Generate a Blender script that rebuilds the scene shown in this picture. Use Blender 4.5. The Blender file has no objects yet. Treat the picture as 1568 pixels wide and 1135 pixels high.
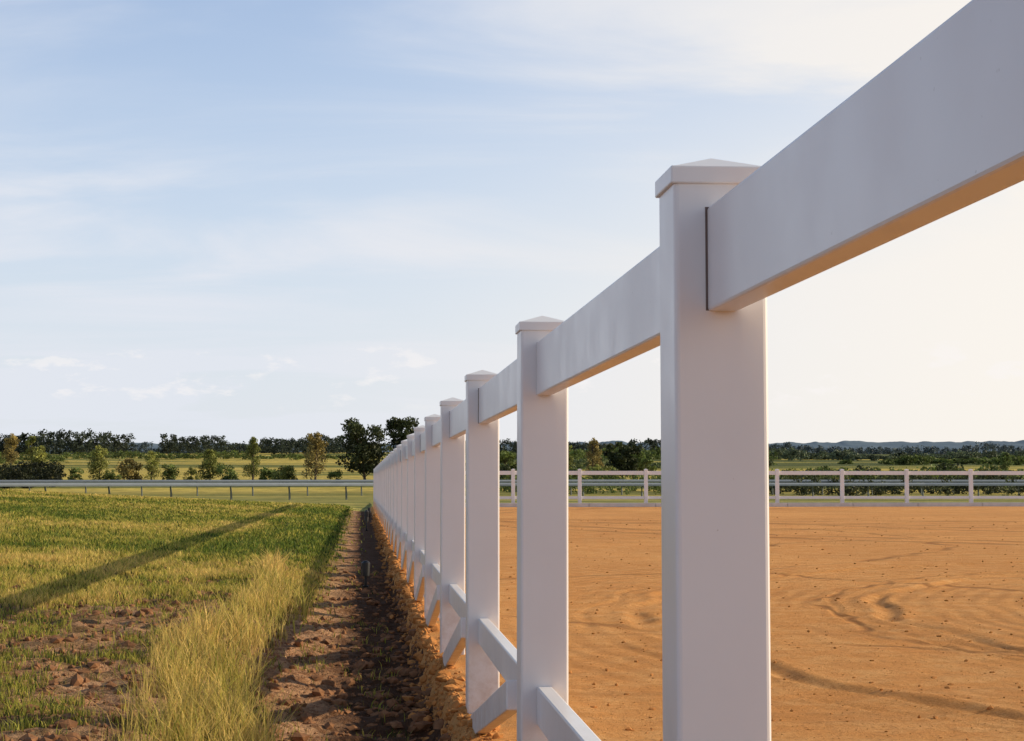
import bpy, bmesh, math, random
import numpy as np
from mathutils import Vector, Matrix
random.seed(3); rng=np.random.default_rng(7)
scene=bpy.context.scene
COL=scene.collection
F=2778.0; CAMZ=0.916; HY=737.0; VX=554.0; D=2.4; FX=0.4835

# ---------------------------------------------------------------- utils
def link(o,parent=None):
    COL.objects.link(o)
    if parent: o.parent=parent
    return o
def obj_from(name,verts,faces,mats=(),parent=None,matidx=None,cols=None,smooth=False):
    me=bpy.data.meshes.new(name)
    verts=np.asarray(verts,dtype=np.float32)
    n,k=faces.shape
    me.vertices.add(len(verts)); me.vertices.foreach_set('co',verts.ravel())
    me.loops.add(n*k); me.loops.foreach_set('vertex_index',faces.astype(np.int32).ravel())
    me.polygons.add(n); me.polygons.foreach_set('loop_start',np.arange(0,n*k,k,dtype=np.int32))
    me.polygons.foreach_set('loop_total',np.full(n,k,dtype=np.int32))
    for m in mats: me.materials.append(m)
    if matidx is not None: me.polygons.foreach_set('material_index',np.asarray(matidx,dtype=np.int32))
    if cols is not None:
        a=me.color_attributes.new('Col','FLOAT_COLOR','POINT')
        c=np.ones((len(verts),4),dtype=np.float32); c[:,:3]=cols
        a.data.foreach_set('color',c.ravel())
    me.polygons.foreach_set('use_smooth',np.full(len(me.polygons),smooth))
    me.update(calc_edges=True); me.validate()
    o=bpy.data.objects.new(name,me); link(o,parent); return o
def vnoise(x,y,seed=0):
    def h(i,j):
        s=np.sin(i*127.1+j*311.7+seed*74.7)*43758.5453
        return s-np.floor(s)
    i=np.floor(x); j=np.floor(y); fx=x-i; fy=y-j
    fx=fx*fx*(3-2*fx); fy=fy*fy*(3-2*fy)
    return (h(i,j)*(1-fx)+h(i+1,j)*fx)*(1-fy)+(h(i,j+1)*(1-fx)+h(i+1,j+1)*fx)*fy
def fbm(x,y,seed=0,o=4):
    r=0;a=.5;t=0
    for k in range(o):
        r=r+a*vnoise(x*2**k+k*7.3,y*2**k+k*3.1,seed+k); t+=a; a*=.5
    return r/t
def sm(a,b,x):
    t=np.clip((x-a)/(b-a),0,1); return t*t*(3-2*t)
def height(x,y):
    x=np.asarray(x,dtype=float); y=np.asarray(y,dtype=float)
    near=1-sm(66,80,y)
    left=1-sm(.30,.39,x+0.07*(fbm(x*0+3.3,y*4,9)-.5))
    sh=-.17*(sm(-1.1,.06,x))
    rise=.05*np.clip(-x-1.4,0,12)
    rough=.06*(fbm(x*3,y*3,1)-.5)+.08*(fbm(x*11,y*11,5,3)-.5)*(1-sm(14,30,y))
    zl=sh+rise+rough
    zr=.012*(fbm(x*1.5,y*1.5,3)-.5)+.03*np.exp(-((x-.72)/.2)**2)*fbm(x*6,y*6,8)
    zr=zr+.012*(fbm(x*9,y*9,15,3)-.5)*(x<6)*(1-sm(12,22,y))
    # shallow wheel ruts
    for (cx,cy,r,w_,d_) in ((12,11,8.5,.06,.022),(12,11,10.25,.06,.020),(12,11,8.85,.03,.010),(12,11,10.6,.03,.009)):
        q=np.hypot(x-cx,y-cy)-r+.5*(fbm(x*.5,y*.5,77)-.5)
        dd=d_*sm(.25,.55,fbm(x*1.3,y*1.3,78))
        zr=zr-dd*np.exp(-(q/w_)**2)+.5*dd*np.exp(-((np.abs(q)-w_*1.9)/(w_*.7))**2)
    z=near*(left*zl+(1-left)*zr)
    z=z+(1-near)*.1*(fbm(x*.05,y*.05,2)-.5)*sm(80,100,y)
    far=np.where(y>110,.0206*(y-110)-.0206*15*(1-np.exp(-(y-110)/15)),0)
    far=np.where(y>620,.0206*(620-125)+ (y-620)*.004,far)
    far=far+sm(150,400,y)*2.2*(fbm(x*.008,y*.008,12)-.5)
    return z+far

# ---------------------------------------------------------------- node helper
def mat(name):
    m=bpy.data.materials.new(name); m.use_nodes=True
    nt=m.node_tree; nt.nodes.clear()
    out=nt.nodes.new('ShaderNodeOutputMaterial')
    return m,nt,out
class N:
    def __init__(s,nt): s.nt=nt
    def n(s,t,**k):
        nd=s.nt.nodes.new(t)
        for a,b in k.items(): setattr(nd,a,b)
        return nd
    def l(s,a,b): s.nt.links.new(a,b)
    def put(s,sock,v):
        if v is None: return
        if hasattr(v,'links') or isinstance(v,bpy.types.NodeSocket): s.l(v,sock)
        else: sock.default_value=v
    def math(s,op,a,b=None,c=None,clamp=False):
        nd=s.n('ShaderNodeMath',operation=op,use_clamp=clamp)
        s.put(nd.inputs[0],a); s.put(nd.inputs[1],b); s.put(nd.inputs[2],c)
        return nd.outputs[0]
    def noise(s,vec,scale,detail=4,rough=.55,dist=0):
        nd=s.n('ShaderNodeTexNoise'); s.put(nd.inputs['Vector'],vec)
        nd.inputs['Scale'].default_value=scale; nd.inputs['Detail'].default_value=detail
        nd.inputs['Roughness'].default_value=rough; nd.inputs['Distortion'].default_value=dist
        return nd.outputs['Fac']
    def mapping(s,vec,scale=(1,1,1),loc=(0,0,0),rot=(0,0,0)):
        nd=s.n('ShaderNodeMapping'); s.put(nd.inputs['Vector'],vec)
        nd.inputs['Scale'].default_value=scale; nd.inputs['Location'].default_value=loc; nd.inputs['Rotation'].default_value=rot
        return nd.outputs[0]
    def mr(s,v,a,b,c=0,d=1,smooth=True):
        nd=s.n('ShaderNodeMapRange'); nd.interpolation_type='SMOOTHSTEP' if smooth else 'LINEAR'
        s.put(nd.inputs[0],v)
        for i,q in enumerate((a,b,c,d)): nd.inputs[i+1].default_value=q
        return nd.outputs[0]
    def mix(s,f,a,b,blend='MIX'):
        nd=s.n('ShaderNodeMix',data_type='RGBA',blend_type=blend)
        s.put(nd.inputs[0],f)
        for i,v in ((6,a),(7,b)):
            if isinstance(v,tuple): v=(v+(1,))[:4]
            s.put(nd.inputs[i],v)
        return nd.outputs[2]
    def ramp(s,v,stops):
        nd=s.n('ShaderNodeValToRGB'); s.put(nd.inputs[0],v)
        e=nd.color_ramp.elements
        while len(e)<len(stops): e.new(.5)
        for i,(p,c) in enumerate(stops): e[i].position=p; e[i].color=(c+(1,))[:4]
        return nd.outputs[0]
    def bump(s,h,strength,dist,normal=None):
        nd=s.n('ShaderNodeBump'); s.put(nd.inputs['Height'],h); nd.inputs['Strength'].default_value=strength
        nd.inputs['Distance'].default_value=dist
        if normal: s.l(normal,nd.inputs['Normal'])
        return nd.outputs[0]
    def bsdf(s,col,rough,normal=None,spec=.3):
        nd=s.n('ShaderNodeBsdfPrincipled')
        if isinstance(col,tuple): col=(col+(1,))[:4]
        s.put(nd.inputs['Base Color'],col); s.put(nd.inputs['Roughness'],rough)
        nd.inputs['Specular IOR Level'].default_value=spec
        if normal: s.l(normal,nd.inputs['Normal'])
        return nd

# white vinyl
def m_vinyl(name,base=(.82,.79,.78)):
    m,nt,out=mat(name); k=N(nt)
    geo=k.n('ShaderNodeNewGeometry').outputs['Position']
    n1=k.noise(geo,2.0,5,.6); sc=k.noise(geo,7,4,.6)
    c=k.mix(k.mr(n1,.35,.75),base,tuple(v*.95 for v in base))
    z=k.n('ShaderNodeSeparateXYZ'); k.l(geo,z.inputs[0])
    dirt=k.math('MULTIPLY',k.mr(z.outputs[2],.40,.0),k.mr(k.noise(geo,14,5,.7),.35,.7))
    c=k.mix(k.math('MULTIPLY',dirt,.5),c,(.42,.25,.13))
    low_tint=k.math('MULTIPLY',k.mr(z.outputs[2],1.1,.2),k.mr(k.noise(geo,3,4,.6),.3,.8,.3,1))
    c=k.mix(k.math('MULTIPLY',low_tint,.12),c,(.60,.42,.28))  # faint warm tint, stronger towards the bottom, varied by noise
    specks=k.mr(k.noise(geo,90,2,.5),.75,.79)
    c=k.mix(k.math('MULTIPLY',specks,.35),c,(.35,.28,.24))
    b=k.bump(k.noise(geo,6,2),.10,.004)
    p=k.bsdf(c,k.mr(sc,.3,.7,.28,.38),b,.5)
    k.l(p.outputs[0],out.inputs[0]); return m
M_V=m_vinyl('white_vinyl')
def m_plain(name,col,rough=.7,var=.25,scale=8,spec=.3):
    m,nt,out=mat(name); k=N(nt)
    co=k.n('ShaderNodeTexCoord').outputs['Object']
    c=k.mix(k.mr(k.noise(co,scale,5),.3,.7),col,tuple(v*(1-var) for v in col))
    p=k.bsdf(c,rough,k.bump(k.noise(co,scale*4,3),.2,.01),spec)
    k.l(p.outputs[0],out.inputs[0]); return m
M_SLOT_SHADOW=m_plain('slot_shadow_dark',(.20,.14,.12))
M_BARK=m_plain('bark',(.10,.075,.055),.9,.4,4)
M_STEEL=m_plain('galvanised_steel',(.12,.14,.12),.5,.3,6)
M_RAIL=m_plain('rail_plastic',(.30,.33,.35),.5,.1,3,.3)
M_BLACK=m_plain('black_plastic',(.018,.018,.02),.45,.3,20,.5)
M_CONC=m_plain('concrete_edging',(.62,.60,.58),.8,.15,3)
M_CLOD_O=m_plain('orange_clod',(.60,.26,.08),.95,.35,30,.1)
M_CLOD_B=m_plain('brown_clod',(.30,.145,.07),.95,.4,30,.1)

# attribute-coloured foliage
def m_leaf(name,trans=.35,rough=.6):
    m,nt,out=mat(name); k=N(nt)
    a=k.n('ShaderNodeAttribute',attribute_name='Col').outputs['Color']
    p=k.bsdf(a,rough,None,.2)
    t=k.n('ShaderNodeBsdfTranslucent'); k.l(a,t.inputs[0])
    mx=k.n('ShaderNodeMixShader'); mx.inputs[0].default_value=trans
    k.l(p.outputs[0],mx.inputs[1]); k.l(t.outputs[0],mx.inputs[2]); k.l(mx.outputs[0],out.inputs[0]); return m
M_GRASS=m_leaf('grass_blades',.4); M_LEAF=m_leaf('tree_leaves',.25)

# arena sand
m,nt,out=mat('arena_sand'); M_SAND=m; k=N(nt)
g=k.n('ShaderNodeNewGeometry').outputs['Position']
xyz=k.n('ShaderNodeSeparateXYZ'); k.l(g,xyz.inputs[0]); X,Y=xyz.outputs[0],xyz.outputs[1]
wob=k.math('MULTIPLY',k.math('SUBTRACT',k.noise(g,.35,3),.5),1.6)
def ring(cx,cy,r,w):
    dx=k.math('SUBTRACT',X,cx); dy=k.math('SUBTRACT',Y,cy)
    d=k.math('SQRT',k.math('ADD',k.math('MULTIPLY',dx,dx),k.math('MULTIPLY',dy,dy)))
    d=k.math('ADD',d,wob)
    d=k.math('ABSOLUTE',k.math('SUBTRACT',d,r))
    return k.mr(d,0,w,1,0)
rut=None
for a in ((12,11,8.9,.06),(12,11,7.1,.08),(12,11,5.4,.06),(30,45,27,.40),(30,45,22,.36),(30,45,28.3,.36),(-6,30,15,.14),(16,62,22,.5),(16,62,24,.4),(4,70,36,.22),(14,20,15,.10),(14,20,10,.12),(25,80,45,.36)):
    r=ring(*a); rut=r if rut is None else k.math('MAXIMUM',rut,r)
rut=k.math('MULTIPLY',rut,k.mr(k.noise(g,.7,4,.7),.36,.56))
def harrow_(loc,sc,dist):
    h_=k.n('ShaderNodeTexWave',wave_type='RINGS',rings_direction='Z')
    k.l(k.mapping(g,(1,1,0),loc),h_.inputs[0]); h_.inputs['Scale'].default_value=sc
    h_.inputs['Distortion'].default_value=dist; h_.inputs['Detail'].default_value=4; h_.inputs['Detail Scale'].default_value=.5
    return h_.outputs['Fac']
har=harrow_((-12,-11,0),1.8,4)
patchy=k.mr(k.noise(g,.3,3),.38,.60)
har=k.math('MULTIPLY',har,patchy)
nbig=k.noise(g,.25,4,.6); nmid=k.noise(g,3.2,6,.75); nfine=k.noise(g,24,6,.82); ngr=k.noise(g,90,5,.85)
c=k.ramp(nbig,[(.3,(.70,.30,.085)),(.7,(.80,.38,.12))])
c=k.mix(k.mr(nmid,.42,.66,0,.6),c,(.86,.48,.19))
c=k.mix(k.mr(nfine,.52,.64,0,.6),c,(.44,.165,.045))
c=k.mix(k.mr(ngr,.54,.64,0,.65),c,(.30,.11,.03))
c=k.mix(k.math('MULTIPLY',rut,.7),c,(.30,.12,.037))
c=k.mix(k.math('MULTIPLY',har,.36),c,(.40,.165,.05))
c=k.mix(k.mr(k.noise(k.mapping(g,(.35,2.0,1)),1.0,5,.65),.52,.72,0,.42),c,(.43,.18,.055))
h=k.math('ADD',k.math('MULTIPLY',nfine,1.0),k.math('MULTIPLY',ngr,.4))
h=k.math('ADD',h,k.math('MULTIPLY',nmid,1.4))
h=k.math('ADD',h,k.math('MULTIPLY',har,.3))
h=k.math('SUBTRACT',h,k.math('MULTIPLY',rut,1.0))
p=k.bsdf(c,.95,k.bump(h,.9,.026),.1); k.l(p.outputs[0],out.inputs[0])

# verge soil
m,nt,out=mat('verge_soil'); M_SOIL=m; k=N(nt)
g=k.n('ShaderNodeNewGeometry').outputs['Position']
xyz=k.n('ShaderNodeSeparateXYZ'); k.l(g,xyz.inputs[0])
n1=k.noise(g,1.2,5,.65); n2=k.noise(g,9,6,.7); n3=k.noise(g,60,4,.75)
c=k.ramp(n1,[(.3,(.44,.215,.10)),(.7,(.72,.42,.23))])
c=k.mix(k.mr(n2,.45,.60,0,.8),c,(.22,.095,.04))
c=k.mix(k.mr(n3,.55,.7,0,.65),c,(.74,.48,.28))
c=k.mix(k.mr(k.noise(g,28,5,.7),.54,.66,0,.75),c,(.12,.055,.026))
shaded_soil_strip=k.mr(k.math('ADD',xyz.outputs[0],k.math('MULTIPLY',k.math('SUBTRACT',k.noise(g,2,4),.5),.35)),-.26,.0)
c=k.mix(k.math('MULTIPLY',shaded_soil_strip,.88),c,(.065,.028,.014))  # dark soil by the fence, with the edge's shade painted into it
gr=k.math('MULTIPLY',k.mr(xyz.outputs[1],12,24),k.mr(xyz.outputs[0],-.1,-.6))
c=k.mix(k.math('MULTIPLY',gr,.85),c,k.mix(k.mr(k.noise(g,2,4),.35,.65),(.15,.15,.03),(.26,.22,.06)))
lf=k.math('MULTIPLY',k.mr(xyz.outputs[0],-.7,-1.3),k.mr(k.noise(g,3,5,.7),.42,.6))
c=k.mix(k.math('MULTIPLY',lf,.6),c,(.11,.085,.028))
h=k.math('ADD',k.math('MULTIPLY',n2,1.6),k.math('MULTIPLY',n3,.5))
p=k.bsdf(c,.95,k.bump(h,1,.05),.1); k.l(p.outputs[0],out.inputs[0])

# far fields
m,nt,out=mat('farm_fields'); M_FIELD=m; k=N(nt)
g=k.n('ShaderNodeNewGeometry').outputs['Position']
xyz=k.n('ShaderNodeSeparateXYZ'); k.l(g,xyz.inputs[0])
s=k.noise(k.mapping(g,(.005,.024,0),(3.1,1.7,0)),1,3,.5)
s=k.math('SUBTRACT',s,k.mr(xyz.outputs[0],0,60,0,.11))
c=k.ramp(s,[(.36,(.085,.105,.03)),(.45,(.20,.20,.045)),(.50,(.62,.47,.10)),(.58,(.60,.45,.11)),(.66,(.15,.16,.035))])
near=k.mr(xyz.outputs[1],95,130,1,0)
c=k.mix(near,c,k.mix(k.mr(k.noise(k.mapping(g,(.06,.5,0)),1,4),.38,.62),(.17,.19,.04),(.46,.38,.11)))
c=k.mix(k.mr(k.noise(g,.6,5,.7),.42,.65,0,.6),c,(.10,.10,.025))
c=k.mix(k.mr(xyz.outputs[1],500,2500,0,.75),c,(.16,.20,.22))  # distance haze painted in as blue-grey on the far ground
p=k.bsdf(c,.95,k.bump(k.noise(g,1.5,5,.7),.6,.3),.1); k.l(p.outputs[0],out.inputs[0])

# ---------------------------------------------------------------- ground sheet
def cat(*a): return np.unique(np.round(np.concatenate(a),4))
def geo(a,b,r,s):
    v=[a]; d=s
    while v[-1]<b: v.append(v[-1]+d); d*=r
    v[-1]=b; return np.array(v)
xs=cat(-geo(4,6000,1.12,.1),np.arange(-4,.2,.04),np.arange(.2,.5,.022),np.arange(.5,5.6,.032),geo(5.6,6000,1.09,.06))
ys=cat(-geo(0,300,1.3,.5),np.arange(0,5,.4),np.arange(5,19,.045),geo(19,66,1.012,.06),geo(66,120,1.03,.5),geo(120,12000,1.06,2.5))
GX,GY=np.meshgrid(xs,ys); GZ=height(GX,GY)
nx,ny=len(xs),len(ys)
V=np.stack([GX.ravel(),GY.ravel(),GZ.ravel()],1)
ii,jj=np.meshgrid(np.arange(nx-1),np.arange(ny-1)); a=(jj*nx+ii).ravel()
Fc=np.stack([a,a+1,a+1+nx,a+nx],1)
cx=(xs[:-1]+xs[1:])/2; cy=(ys[:-1]+ys[1:])/2; CX,CY=np.meshgrid(cx,cy)
edge=.33+.08*(fbm(CX*0+1,CY*5,4)-.5)
mi=np.where(CY>66,2,np.where(CX>edge,0,1))
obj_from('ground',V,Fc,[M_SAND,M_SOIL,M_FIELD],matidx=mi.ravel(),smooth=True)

# ---------------------------------------------------------------- white fences
def bm_box(bm,x0,x1,y0,y1,z0,z1,bev=0,mi=0,seg=2,M=None):
    t=bmesh.new()
    vs=[t.verts.new((x,y,z)) for z in (z0,z1) for y in (y0,y1) for x in (x0,x1)]
    for f in ((0,2,3,1),(4,5,7,6),(0,1,5,4),(2,6,7,3),(0,4,6,2),(1,3,7,5)): t.faces.new([vs[i] for i in f])
    if bev: bmesh.ops.bevel(t,geom=list(t.edges),offset=bev,segments=seg,affect='EDGES',profile=.5)
    if M: t.transform(M)
    for f in t.faces: f.material_index=mi; f.smooth=False
    me=bpy.data.meshes.new('t'); t.to_mesh(me); t.free(); bm.from_mesh(me); bpy.data.meshes.remove(me)
def finish(bm,name,mats):
    bmesh.ops.recalc_face_normals(bm,faces=bm.faces)
    me=bpy.data.meshes.new(name); bm.to_mesh(me); bm.free()
    for m in mats: me.materials.append(m)
    return me
w=.1272/2
RZ0,RZ1,RW=1.144,1.285,.0205
bm=bmesh.new()
bm_box(bm,-w,w,-w,w,-.35,1.325,.007,0,3)
bm_box(bm,-w-.0045,w+.0045,-w-.0045,w+.0045,1.317,1.341,.0022,0,2)
c0=w+.0015; vs=[bm.verts.new(p) for p in ((-c0,-c0,1.3405),(c0,-c0,1.3405),(c0,c0,1.3405),(-c0,c0,1.3405),(0,0,1.363))]
for i in range(4): bm.faces.new((vs[i],vs[(i+1)%4],vs[4]))
for sgn in (-1,1):
    y0,y1=sorted((sgn*(w-.002),sgn*(w+.0003)))
    bm_box(bm,-RW-.0009,RW-.002,y0,y1,RZ0+.001,RZ1+.0003,0,1)  # thin dark plate standing in for the shadow in the rail slot
ME_POST=finish(bm,'post',[M_V,M_SLOT_SHADOW])
L=D-2*w+.004
bm=bmesh.new(); bm_box(bm,-RW,RW,0,L,RZ0,RZ1,.004,0,2); ME_RAIL=finish(bm,'top_rail',[M_V])
bm=bmesh.new(); bm_box(bm,-RW,RW,0,L,.275,.375,.004,0,2); ME_LOW=finish(bm,'lower_rail',[M_V])
# diagonal brace (lies in the fence plane, beside the lower rail)
bm=bmesh.new()
L2=1.72; M=Matrix.Translation((-.046,-.36,-.05))@Matrix.Rotation(-math.radians(10.5),4,'X')
bm_box(bm,-.022,.022,-L2,0,-.0,.085,.004,0,2,M); ME_BR=finish(bm,'diagonal_brace',[M_V])
def fence(name,x,y,dx,dy,i0,i1):
    e=bpy.data.objects.new(name,None); e.location=(x,y,0); link(e)
    e.rotation_euler=(0,0,math.atan2(-dx,dy))
    for i in range(i0,i1+1):
        c=i*D+w
        o=bpy.data.objects.new('post',ME_POST); o.location=(0,c,0); link(o,e)
        o.rotation_euler=(random.uniform(-.002,.002),random.uniform(-.002,.002),0)
        if i>i0:
            for n_,m_ in (('top_rail',ME_RAIL),('lower_rail',ME_LOW)):
                o=bpy.data.objects.new(n_,m_); o.location=(0,c-D+w-.002,0); link(o,e)
            if dy>0: o=bpy.data.objects.new('diagonal_brace',ME_BR); o.location=(0,c,0); link(o,e)
    return e
fence('white_rail_fence',FX,0,0,1,-1,27)
fence('white_rail_fence',FX+w,27*D+w,1,0,1,36)
# low concrete edging in front of the cross fence
bm=bmesh.new(); 
for i in range(36): bm_box(bm,.9+i*2.4,.9+i*2.4+2.385,64.45,64.6,-.1,.14,.012)
me=finish(bm,'arena_edging',[M_CONC]); link(bpy.data.objects.new('concrete_edging',me))

# running rails
def running_rail(name,pts,sp,h):
    e=bpy.data.objects.new(name,None); link(e)
    bmr=bmesh.new(); bmp=bmesh.new()
    P=[]
    for (x0,y0),(x1,y1) in zip(pts[:-1],pts[1:]):
        n=max(1,round(math.hypot(x1-x0,y1-y0)/sp))
        for i in range(n): P.append((x0+(x1-x0)*i/n,y0+(y1-y0)*i/n))
    P.append(pts[-1])
    prof=[(-.09,-.02),(-.10,.06),(-.06,.12),(0,.14),(.05,.12),(.07,.06),(.05,-.0)]
    rows=[]
    for i,(x,y) in enumerate(P):
        z=float(height(x,y)); rows.append([bmr.verts.new((x,y+a,z+h-.1+b)) for a,b in prof])
        q=[(x+.02,y+.35,z-.2),(x,y+.33,z+h*.45),(x-.02,y+.22,z+h*.8),(x,y,z+h-.08)]
        for a,b in zip(q[:-1],q[1:]):
            a=Vector(a);b=Vector(b); d=b-a
            Mx=Matrix.Translation(a)@d.to_track_quat('Z','Y').to_matrix().to_4x4()
            bm_box(bmp,-.035,.035,-.035,.035,0,d.length+.01,0,0,1,Mx)
    for a,b in zip(rows[:-1],rows[1:]):
        for j in range(len(prof)): bmr.faces.new((a[j],a[(j+1)%len(prof)],b[(j+1)%len(prof)],b[j]))
    link(bpy.data.objects.new('rail_shroud',finish(bmr,'rail_shroud',[M_RAIL])),e)
    link(bpy.data.objects.new('rail_posts',finish(bmp,'rail_posts',[M_STEEL])),e)
running_rail('racetrack_running_rail',[(-60,80),(-20,83),(2,91),(30,95),(70,96)],3.0,.80)
running_rail('racetrack_running_rail',[(-60,110),(-10,112),(20,116),(80,118)],3.3,.95)

# black sprinkler risers by the fence
def sprinkler(px,d,h):
    x=(px-VX)/F*d; z=float(height(x,d)); bm=bmesh.new()
    for r0,r1,z0,z1 in ((.014,.014,-.05,h*.5),(.038,.046,h*.45,h*.92),(.046,.02,h*.92,h),(.02,.03,-.02,.03)):
        bmesh.ops.create_cone(bm,cap_ends=True,segments=12,radius1=r0,radius2=r1,depth=z1-z0,matrix=Matrix.Translation((0,0,(z0+z1)/2)))
    bm_box(bm,-.05,.0,-.01,.01,h*.7,h*.8,.003)
    o=bpy.data.objects.new('sprinkler_head',finish(bm,'sprinkler_head',[M_BLACK])); o.location=(x,d,z); link(o)
sprinkler(561,18.6,.28); sprinkler(562,40,.46); sprinkler(566,55,.3)

# ---------------------------------------------------------------- clods
def clods(name,n,xf,yf,sz,m):
    t=bmesh.new(); bmesh.ops.create_icosphere(t,subdivisions=1,radius=1)
    bv=np.array([v.co[:] for v in t.verts]); bf=np.array([[v.index for v in f.verts] for f in t.faces]); t.free()
    y=yf(n); x=xf(n,y); z=height(x,y)
    s=sz(n)*(1+.02*y)
    vv=bv[None]*(1+rng.uniform(-.35,.35,(n,len(bv),1)))*np.stack([s*rng.uniform(.7,1.4,n),s*rng.uniform(.7,1.4,n),s*rng.uniform(.5,.9,n)],1)[:,None,:]
    vv=vv+np.stack([x,y,z+s*.15],1)[:,None,:]
    ff=bf[None]+(np.arange(n)*len(bv))[:,None,None]
    obj_from(name,vv.reshape(-1,3),ff.reshape(-1,3),[m])
logy=lambda a,b:(lambda n:np.exp(rng.uniform(np.log(a),np.log(b),n)))
clods('orange_soil_clods',2600,lambda n,y:.37+rng.normal(0,.05,n),logy(5.5,50),lambda n:.006+.022*rng.random(n)**4,M_CLOD_O)
clods('arena_clods',8000,lambda n,y:.6+rng.random(n)**1.2*y*.42,logy(5.5,45),lambda n:.0018+.009*rng.random(n)**10,M_CLOD_O)
clods('brown_soil_clods',12000,lambda n,y:.35-rng.random(n)**1.3*(.1+y*.28),logy(5.5,22),lambda n:.003+.028*rng.random(n)**6,M_CLOD_B)

# ---------------------------------------------------------------- grass
def grass(name,n,ya,yb):
    y=np.exp(rng.uniform(np.log(ya),np.log(yb),n)); x=.32-rng.random(n)*(.32+.28*y)
    cl=fbm(x*2.6,y*1.7,21); cl2=fbm(x*9,y*5,31); big=fbm(x*.5,y*.22,41); tuft=fbm(x*14,y*9,33,2)
    ctr=.57+.012*y+.10*np.sin(y*.8)
    band=np.exp(-((x+ctr)/.20)**2)*(1-sm(17,26,y))
    fieldm=sm(13.5,18,y+5*(big-.5)+1.0*(-x))*(1-sm(-.60,-.22,x+.25*(cl-.5)))
    patch=sm(.52,.62,cl)*(x<-.8)
    sprig=sm(.60,.72,cl2)*(x<.2)
    dens=np.maximum.reduce([band*sm(.48,.59,cl2*.3+cl*.25+tuft*.45)*.8,fieldm*sm(.30,.52,cl2),patch*.36,sprig*.12])
    keep=rng.random(n)<dens
    x,y,cl,cl2,big,band,fieldm,patch=[q[keep] for q in (x,y,cl,cl2,big,band,fieldm,patch)]
    n=len(x); z=height(x,y)-.005
    isb=(band>fieldm*.8)&(band>.15)
    h=np.where(isb,.04+.20*rng.random(n)*np.clip(cl2*1.8,.4,1.5),np.where(fieldm>.4,.030+.050*rng.random(n),.02+.045*rng.random(n)))
    h*=np.where(fieldm>.4,.6+.9*cl,1)
    wd=(.0012+.0014*rng.random(n))*np.maximum(1,y/7.5)
    th=rng.uniform(0,2*np.pi,n); dx,dy=np.cos(th),np.sin(th)
    be=h*rng.uniform(.1,.8,n); ba=rng.uniform(0,2*np.pi,n); bx,by=np.cos(ba)*be,np.sin(ba)*be
    P=np.zeros((n,5,3))
    P[:,0]=np.stack([x-dx*wd,y-dy*wd,z],1); P[:,1]=np.stack([x+dx*wd,y+dy*wd,z],1)
    mx,my=x+bx*.3,y+by*.3
    P[:,2]=np.stack([mx+dx*wd*.8,my+dy*wd*.8,z+h*.6],1); P[:,3]=np.stack([mx-dx*wd*.8,my-dy*wd*.8,z+h*.6],1)
    P[:,4]=np.stack([x+bx,y+by,z+h],1)
    base=np.arange(n)*5
    T=np.concatenate([np.stack([base,base+1,base+2],1),np.stack([base,base+2,base+3],1),np.stack([base+3,base+2,base+4],1)])
    straw=np.array([.86,.60,.18]); green=np.array([.17,.24,.03]); dark=np.array([.06,.10,.018]); yg=np.array([.50,.45,.07])
    s=np.where(isb,.80,.38+.14*sm(35,20,y))+1.3*(big-.5)+.9*(cl-.5)+.22*rng.normal(0,1,n)
    s=np.where(~isb&(y>20)&(x>-2.0),s-.25,s)
    s=np.where((fieldm<.3)&~isb,.15+.5*rng.random(n),s)
    s=np.clip(s,0,1)[:,None]
    c=np.where(s<.5,green+(yg-green)*s*2,yg+(straw-yg)*(s-.5)*2)
    dk=(rng.random(n)<.34)[:,None]&(s<.5); c=np.where(dk,dark,c)
    c=c*rng.uniform(.5,1.15,(n,1))
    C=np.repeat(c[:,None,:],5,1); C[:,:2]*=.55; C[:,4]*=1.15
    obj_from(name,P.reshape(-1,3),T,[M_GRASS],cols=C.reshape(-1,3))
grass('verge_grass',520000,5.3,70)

# ---------------------------------------------------------------- trees
def quads(cen,rad,n,size,col):
    K=len(cen); c=np.repeat(cen,n,0); r=np.repeat(rad,n,0)
    d=rng.normal(size=(K*n,3)); d/=np.linalg.norm(d,axis=1)[:,None]
    p=c+d*(rng.random((K*n,1))**.45)*r
    u=rng.normal(size=(K*n,3)); u/=np.linalg.norm(u,axis=1)[:,None]
    v=np.cross(u,rng.normal(size=(K*n,3))); v/=np.linalg.norm(v,axis=1)[:,None]
    s=size*rng.uniform(.5,1.2,(K*n,1))
    P=np.stack([p-u*s,p+v*s*.6,p+u*s,p-v*s*.6],1)
    q=np.repeat(col,n,0)*rng.uniform(.65,1.35,(K*n,1))
    return P.reshape(-1,3),np.repeat(q,4,0)
def limb(a,b,r0,r1,V,Fa):
    a=np.array(a,float);b=np.array(b,float); d=b-a; d/=np.linalg.norm(d)+1e-9
    u=np.cross(d,[.3,1,.1]); u/=np.linalg.norm(u); v=np.cross(d,u); s=len(V); m=6
    for c,r in ((a,r0),(b,r1)):
        for i in range(m):
            t=2*np.pi*i/m; V.append(c+(u*np.cos(t)+v*np.sin(t))*r)
    for i in range(m): Fa.append((s+i,s+(i+1)%m,s+m+(i+1)%m,s+m+i))
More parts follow.
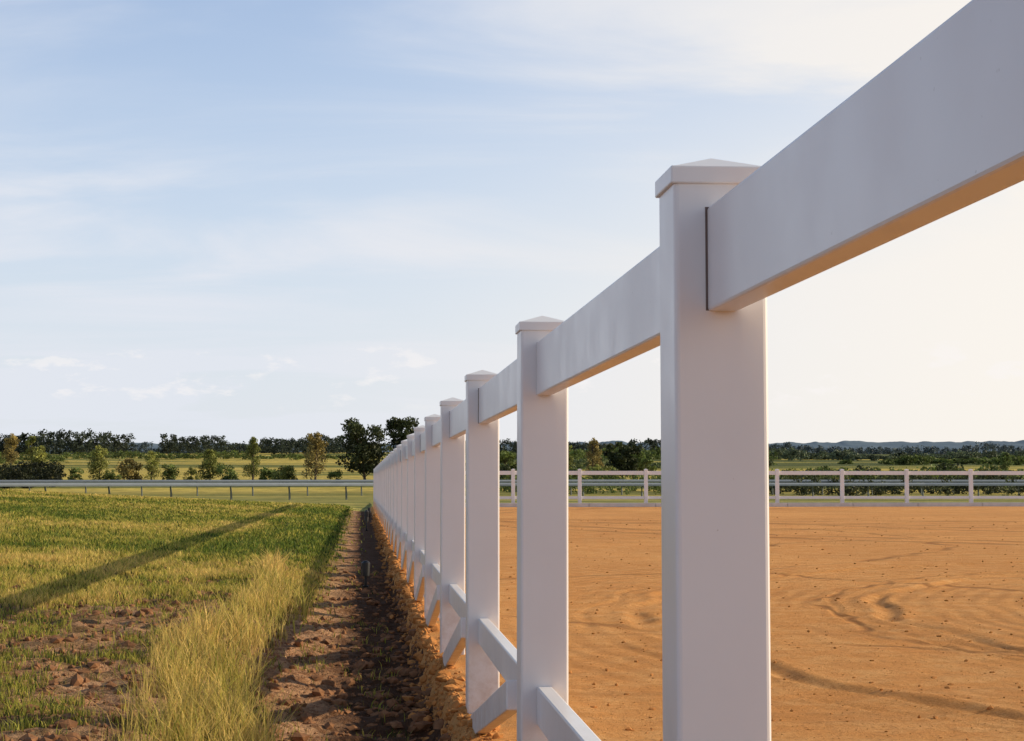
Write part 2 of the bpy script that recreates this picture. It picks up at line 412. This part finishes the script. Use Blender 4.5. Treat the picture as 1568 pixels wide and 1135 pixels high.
def tree_geo(x,y,h,wid,kind,col,K,n,size):
    z=float(height(x,y))-.05; V=[];Fa=[]; base=np.array([x,y,z])
    t=rng.random(K)
    if kind=='poplar':
        zc=h*(.14+.80*t); R=wid*.42*np.sqrt(np.clip(1-((t-.3)/.73)**2,.02,1))*rng.uniform(.2,.95,K); rad=wid*.24*np.ones(K)*(1.15-.6*t)
    elif kind=='gum':
        zc=h*(.24+.66*t); R=wid*.5*np.sqrt(np.clip(1-((t-.5)/.62)**2,.05,1))*rng.random(K)**.5*.85; rad=wid*rng.uniform(.09,.17,K)
    else:
        zc=h*(.12+.72*t); R=wid*.5*np.sqrt(np.clip(1-(t/1.1)**2,.05,1))*rng.random(K)**.5*.85; rad=wid*rng.uniform(.12,.2,K)
    an=rng.uniform(0,2*np.pi,K)
    cen=np.stack([x+R*np.cos(an)*(1+.15*np.sin(t*9)),y+R*np.sin(an),z+zc],1)
    top=base+np.array([rng.normal()*wid*.04,0,h*(.9 if kind=='poplar' else .6)])
    limb(base,top,h*.020+.02,h*.006,V,Fa)
    for i in range(0,K,3 if K>30 else 1):
        f=min(.95,max(.12,(zc[i]/h-.15)/ (top[2]-z)*h*.9)); f=min(f,.97)
        limb(base+(top-base)*f,cen[i],h*.007,h*.002,V,Fa)
    cc=np.array(col)[None]*rng.uniform(.5,1.5,(K,1))*(.75+.5*t[:,None])
    R3=np.stack([rad,rad,rad*.8],1)
    P,C=quads(cen,R3,n,size,cc)
    nv=len(V); V=np.array(V); FF=np.array(Fa)
    LF=np.arange(len(P)).reshape(-1,4)+nv
    return np.concatenate([V,P]),np.concatenate([FF,LF]),np.concatenate([np.full(len(FF),0),np.full(len(LF),1)]),np.concatenate([np.full((nv,3),.1),C])
def tree(name,px,topy,wpx,d,kind,col,K=40,n=60,size=None):
    x=(px-VX)/F*d; h=CAMZ+(HY-topy)*d/F-float(height(x,d)); wid=wpx*d/F
    V,FF,mi,C=tree_geo(x,d,h,wid,kind,col,K,n,size or max(.06,wid*.045))
    obj_from(name,V,FF,[M_BARK,M_LEAF],matidx=mi,cols=C)
DK=(.045,.055,.020); OL=(.18,.19,.045); YG=(.28,.28,.07); OR=(.30,.23,.075); GN=(.12,.155,.04)
tree('eucalyptus_tree',560,637,86,150,'gum',DK,70,84,.14)
tree('eucalyptus_tree',619,632,66,160,'gum',DK,60,84,.14)
for px,ty,wp,d,c in ((72,682,38,165,YG),(160,682,36,168,YG),(238,690,26,170,YG),(325,688,38,165,OL),(390,667,32,168,OL),(484,659,42,165,OR),
                     (30,664,28,290,OR),(60,668,24,300,OL),(910,668,30,165,OR),(870,678,24,170,OL),(1560,690,30,170,GN)):
    tree('young_poplar_tree',px,ty,wp,d,'poplar',c,40,70)
tree('round_tree',955,672,62,160,'gum',(.05,.06,.02),44,70)
tree('round_tree',990,690,40,190,'gum',GN,30,60)
tree('round_tree',775,688,46,190,'gum',GN,30,60)
for px,ty,wp,d,c in ((205,702,50,170,OR),(350,706,40,160,GN),(265,708,34,172,GN),(440,712,46,160,OL),(125,714,30,165,GN),(298,712,26,170,OL),(515,716,30,150,GN),
                     (415,716,40,170,GN),(180,716,30,168,GN),(930,712,60,150,OL),(1220,716,50,150,OL),(1330,714,60,150,DK),(1470,712,70,160,DK),(1400,714,40,140,GN),(1540,710,60,150,GN),(880,716,50,150,GN),(1270,710,40,160,GN),(780,712,50,160,DK)):
    tree('shrub',px,ty,wp,d,'shrub',c,22,60)
def mass(name,rows):
    Vs=[];Cs=[]
    for (p0,p1,t0,t1,d,col,spc,K,n) in rows:
        px=p0; dr=rng.uniform(0,100)
        while px<p1:
            wp=spc*rng.uniform(.8,1.7); dd=d*rng.uniform(.93,1.07)
            x=(px-VX)/F*dd
            u=np.clip((float(fbm(np.array(px/60.+dr),np.array(d*.1),61,2))-.25)*2,0,1)*.7+.3*rng.random()
            ty=t0+(t1-t0)*u
            h=CAMZ+(HY-ty)*dd/F-float(height(x,dd)); 
            if h>.6:
                wid=wp*dd/F; zb=float(height(x,dd))
                t=rng.random(K); an=rng.uniform(0,6.28,K)
                R=wid*.5*np.sqrt(np.clip(1-(np.abs(t-.3)/.8)**2,.05,1))*rng.random(K)**.5
                cen=np.stack([x+R*np.cos(an),dd+R*np.sin(an),zb+h*(.02+.85*t)],1)
                rad=wid*rng.uniform(.18,.28,K); rz=np.minimum(rad,h*.24)
                cc=np.array(col)[None]*rng.uniform(.75,1.25)*rng.uniform(.6,1.4,(K,1))
                P,C=quads(cen,np.stack([rad,rad,rz],1),n,wid*.085,cc); Vs.append(P);Cs.append(C)
            px+=wp*.38
    V=np.concatenate(Vs); obj_from(name,V,np.arange(len(V)).reshape(-1,4),[M_LEAF],cols=np.concatenate(Cs))
FD=(.042,.055,.035); FB=(.07,.095,.10); FG=(.12,.15,.06)  # FB: leaf colour with the blue of distance haze painted in
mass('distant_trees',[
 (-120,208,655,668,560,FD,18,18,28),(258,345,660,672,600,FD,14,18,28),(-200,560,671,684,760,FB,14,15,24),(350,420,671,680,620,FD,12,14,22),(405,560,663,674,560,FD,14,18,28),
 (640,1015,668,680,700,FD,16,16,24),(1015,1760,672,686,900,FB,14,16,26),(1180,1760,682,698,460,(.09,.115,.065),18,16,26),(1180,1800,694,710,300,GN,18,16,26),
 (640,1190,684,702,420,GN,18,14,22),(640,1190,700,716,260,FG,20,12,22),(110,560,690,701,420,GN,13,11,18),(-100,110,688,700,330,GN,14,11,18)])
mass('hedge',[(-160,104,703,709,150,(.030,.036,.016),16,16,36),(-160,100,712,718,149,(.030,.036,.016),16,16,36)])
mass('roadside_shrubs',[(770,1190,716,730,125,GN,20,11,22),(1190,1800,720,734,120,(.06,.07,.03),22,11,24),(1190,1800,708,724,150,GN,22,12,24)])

# distant hills: a long low wooded ridge
hx=np.linspace(-3500,4500,3200)
base=57+5*(fbm(hx*.0016,hx*0,51,2)-.5)*2+3*sm(0,500,hx)
lump=np.clip(fbm(hx*.05,hx*0,53,4)-.25,0,1)*12
top=base+lump*(.35+.65*sm(.3,.6,fbm(hx*.004,hx*0+4,55,2)))
m,nt,out=mat('hazy_hills'); M_HILL=m; k=N(nt)
g=k.n('ShaderNodeNewGeometry').outputs['Position']
c=k.mix(k.mr(k.noise(k.mapping(g,(.006,.002,.05)),1,5,.7),.35,.65),(.12,.165,.215),(.18,.23,.27))  # aerial haze is put into the hill colour as blue-grey
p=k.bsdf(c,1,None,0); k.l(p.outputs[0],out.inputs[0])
rows=[np.stack([hx,np.full_like(hx,yy),f],1) for yy,f in ((2500,base*.02),(2900,base*.7),(3080,base*.95),(3100,top),(3500,base*.7),(4200,base*.1))]
V=np.concatenate(rows); n=len(hx); a=(np.arange(5)[:,None]*n+np.arange(n-1)[None]).ravel()
V[:,2]+=7
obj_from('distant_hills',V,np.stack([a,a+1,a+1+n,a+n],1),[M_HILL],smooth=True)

# ---------------------------------------------------------------- light + sky
EL=math.radians(21.6); AZ=math.radians(6)
sd=Vector((math.cos(AZ)*math.cos(EL),math.sin(AZ)*math.cos(EL),math.sin(EL)))
sl=bpy.data.lights.new('sun','SUN'); sl.energy=5.0; sl.angle=math.radians(.5); sl.color=(1,.85,.60)
so=bpy.data.objects.new('sun',sl); so.rotation_euler=sd.to_track_quat('Z','Y').to_euler(); link(so)
W=bpy.data.worlds.new('World'); scene.world=W; W.use_nodes=True; nt=W.node_tree; nt.nodes.clear(); k=N(nt)
out=nt.nodes.new('ShaderNodeOutputWorld')
sky=k.n('ShaderNodeTexSky',sky_type='NISHITA'); sky.sun_disc=False; sky.sun_elevation=EL; sky.sun_rotation=math.pi/2-AZ
sky.air_density=1.0; sky.dust_density=.8; sky.ozone_density=1.8
co=k.n('ShaderNodeTexCoord').outputs['Generated']
xyz=k.n('ShaderNodeSeparateXYZ'); k.l(co,xyz.inputs[0]); X,Y,Z=xyz.outputs
zz=k.math('ADD',k.math('MAXIMUM',Z,0),.10)
cv=k.n('ShaderNodeCombineXYZ'); k.l(k.math('DIVIDE',X,zz),cv.inputs[0]); k.l(k.math('DIVIDE',Y,zz),cv.inputs[1])
P=cv.outputs[0]
cir=k.noise(k.mapping(P,(.7,1.1,1),(2.3,.4,0),(0,0,.5)),1.0,8,.56,.6)
soft=k.noise(k.mapping(P,(.35,.5,1),(7,3,0)),1.0,3,.5)
cl=k.math('MULTIPLY',k.mr(cir,.40,.70),k.mr(soft,.35,.62,.25,1))
haze=k.mr(Z,-.02,.29,.92,.30)
# the veil of thin cloud is densest low down; out of view overhead it is cut to deepen shadows
sunw=k.math('MULTIPLY',k.mr(X,-.12,.60,0,.7),k.mr(Z,.12,.34,1,.35))
vv=k.math('ADD',haze,k.math('ADD',k.math('MULTIPLY',cl,.5),k.math('MULTIPLY',sunw,.7)))
fac=k.math('MULTIPLY',k.math('MINIMUM',vv,.97),k.mr(Z,.32,.60,1,.03))
cu=k.noise(k.mapping(co,(1,1,2.6)),26,5,.6)
cum=k.math('MULTIPLY',k.mr(cu,.56,.66),k.math('MULTIPLY',k.mr(Z,.035,.05),k.mr(Z,.085,.065)))
warm=k.mix(k.mr(X,-.1,.40),(5.9,6.15,6.7),(7.5,7.05,6.5))
tint=k.mix(k.mr(Z,.32,.6),(1.04,1.18,1.38),(1.0,1.0,1.0))
blue=k.mix(1.0,sky.outputs[0],tint,'MULTIPLY')
c=k.mix(fac,blue,warm)
c=k.mix(k.math('MULTIPLY',cum,.5),c,(7.4,7.1,7.0))
bg=k.n('ShaderNodeBackground'); k.l(c,bg.inputs[0]); bg.inputs[1].default_value=.13
k.l(bg.outputs[0],out.inputs[0])

# ---------------------------------------------------------------- camera
cam=bpy.data.cameras.new('camera'); cam.sensor_width=36; cam.lens=36*F/1568; cam.clip_start=.05; cam.clip_end=20000
co_=bpy.data.objects.new('camera',cam); co_.location=(0,0,CAMZ); link(co_)
yaw=math.atan((784-VX)/F); pit=math.atan((HY-567.5)/F)
dirv=Vector((math.sin(yaw)*math.cos(pit),math.cos(yaw)*math.cos(pit),math.sin(pit)))
co_.rotation_euler=dirv.to_track_quat('-Z','Y').to_euler()
scene.camera=co_
scene.view_settings.view_transform='Standard'; scene.view_settings.look='None'; scene.view_settings.exposure=0
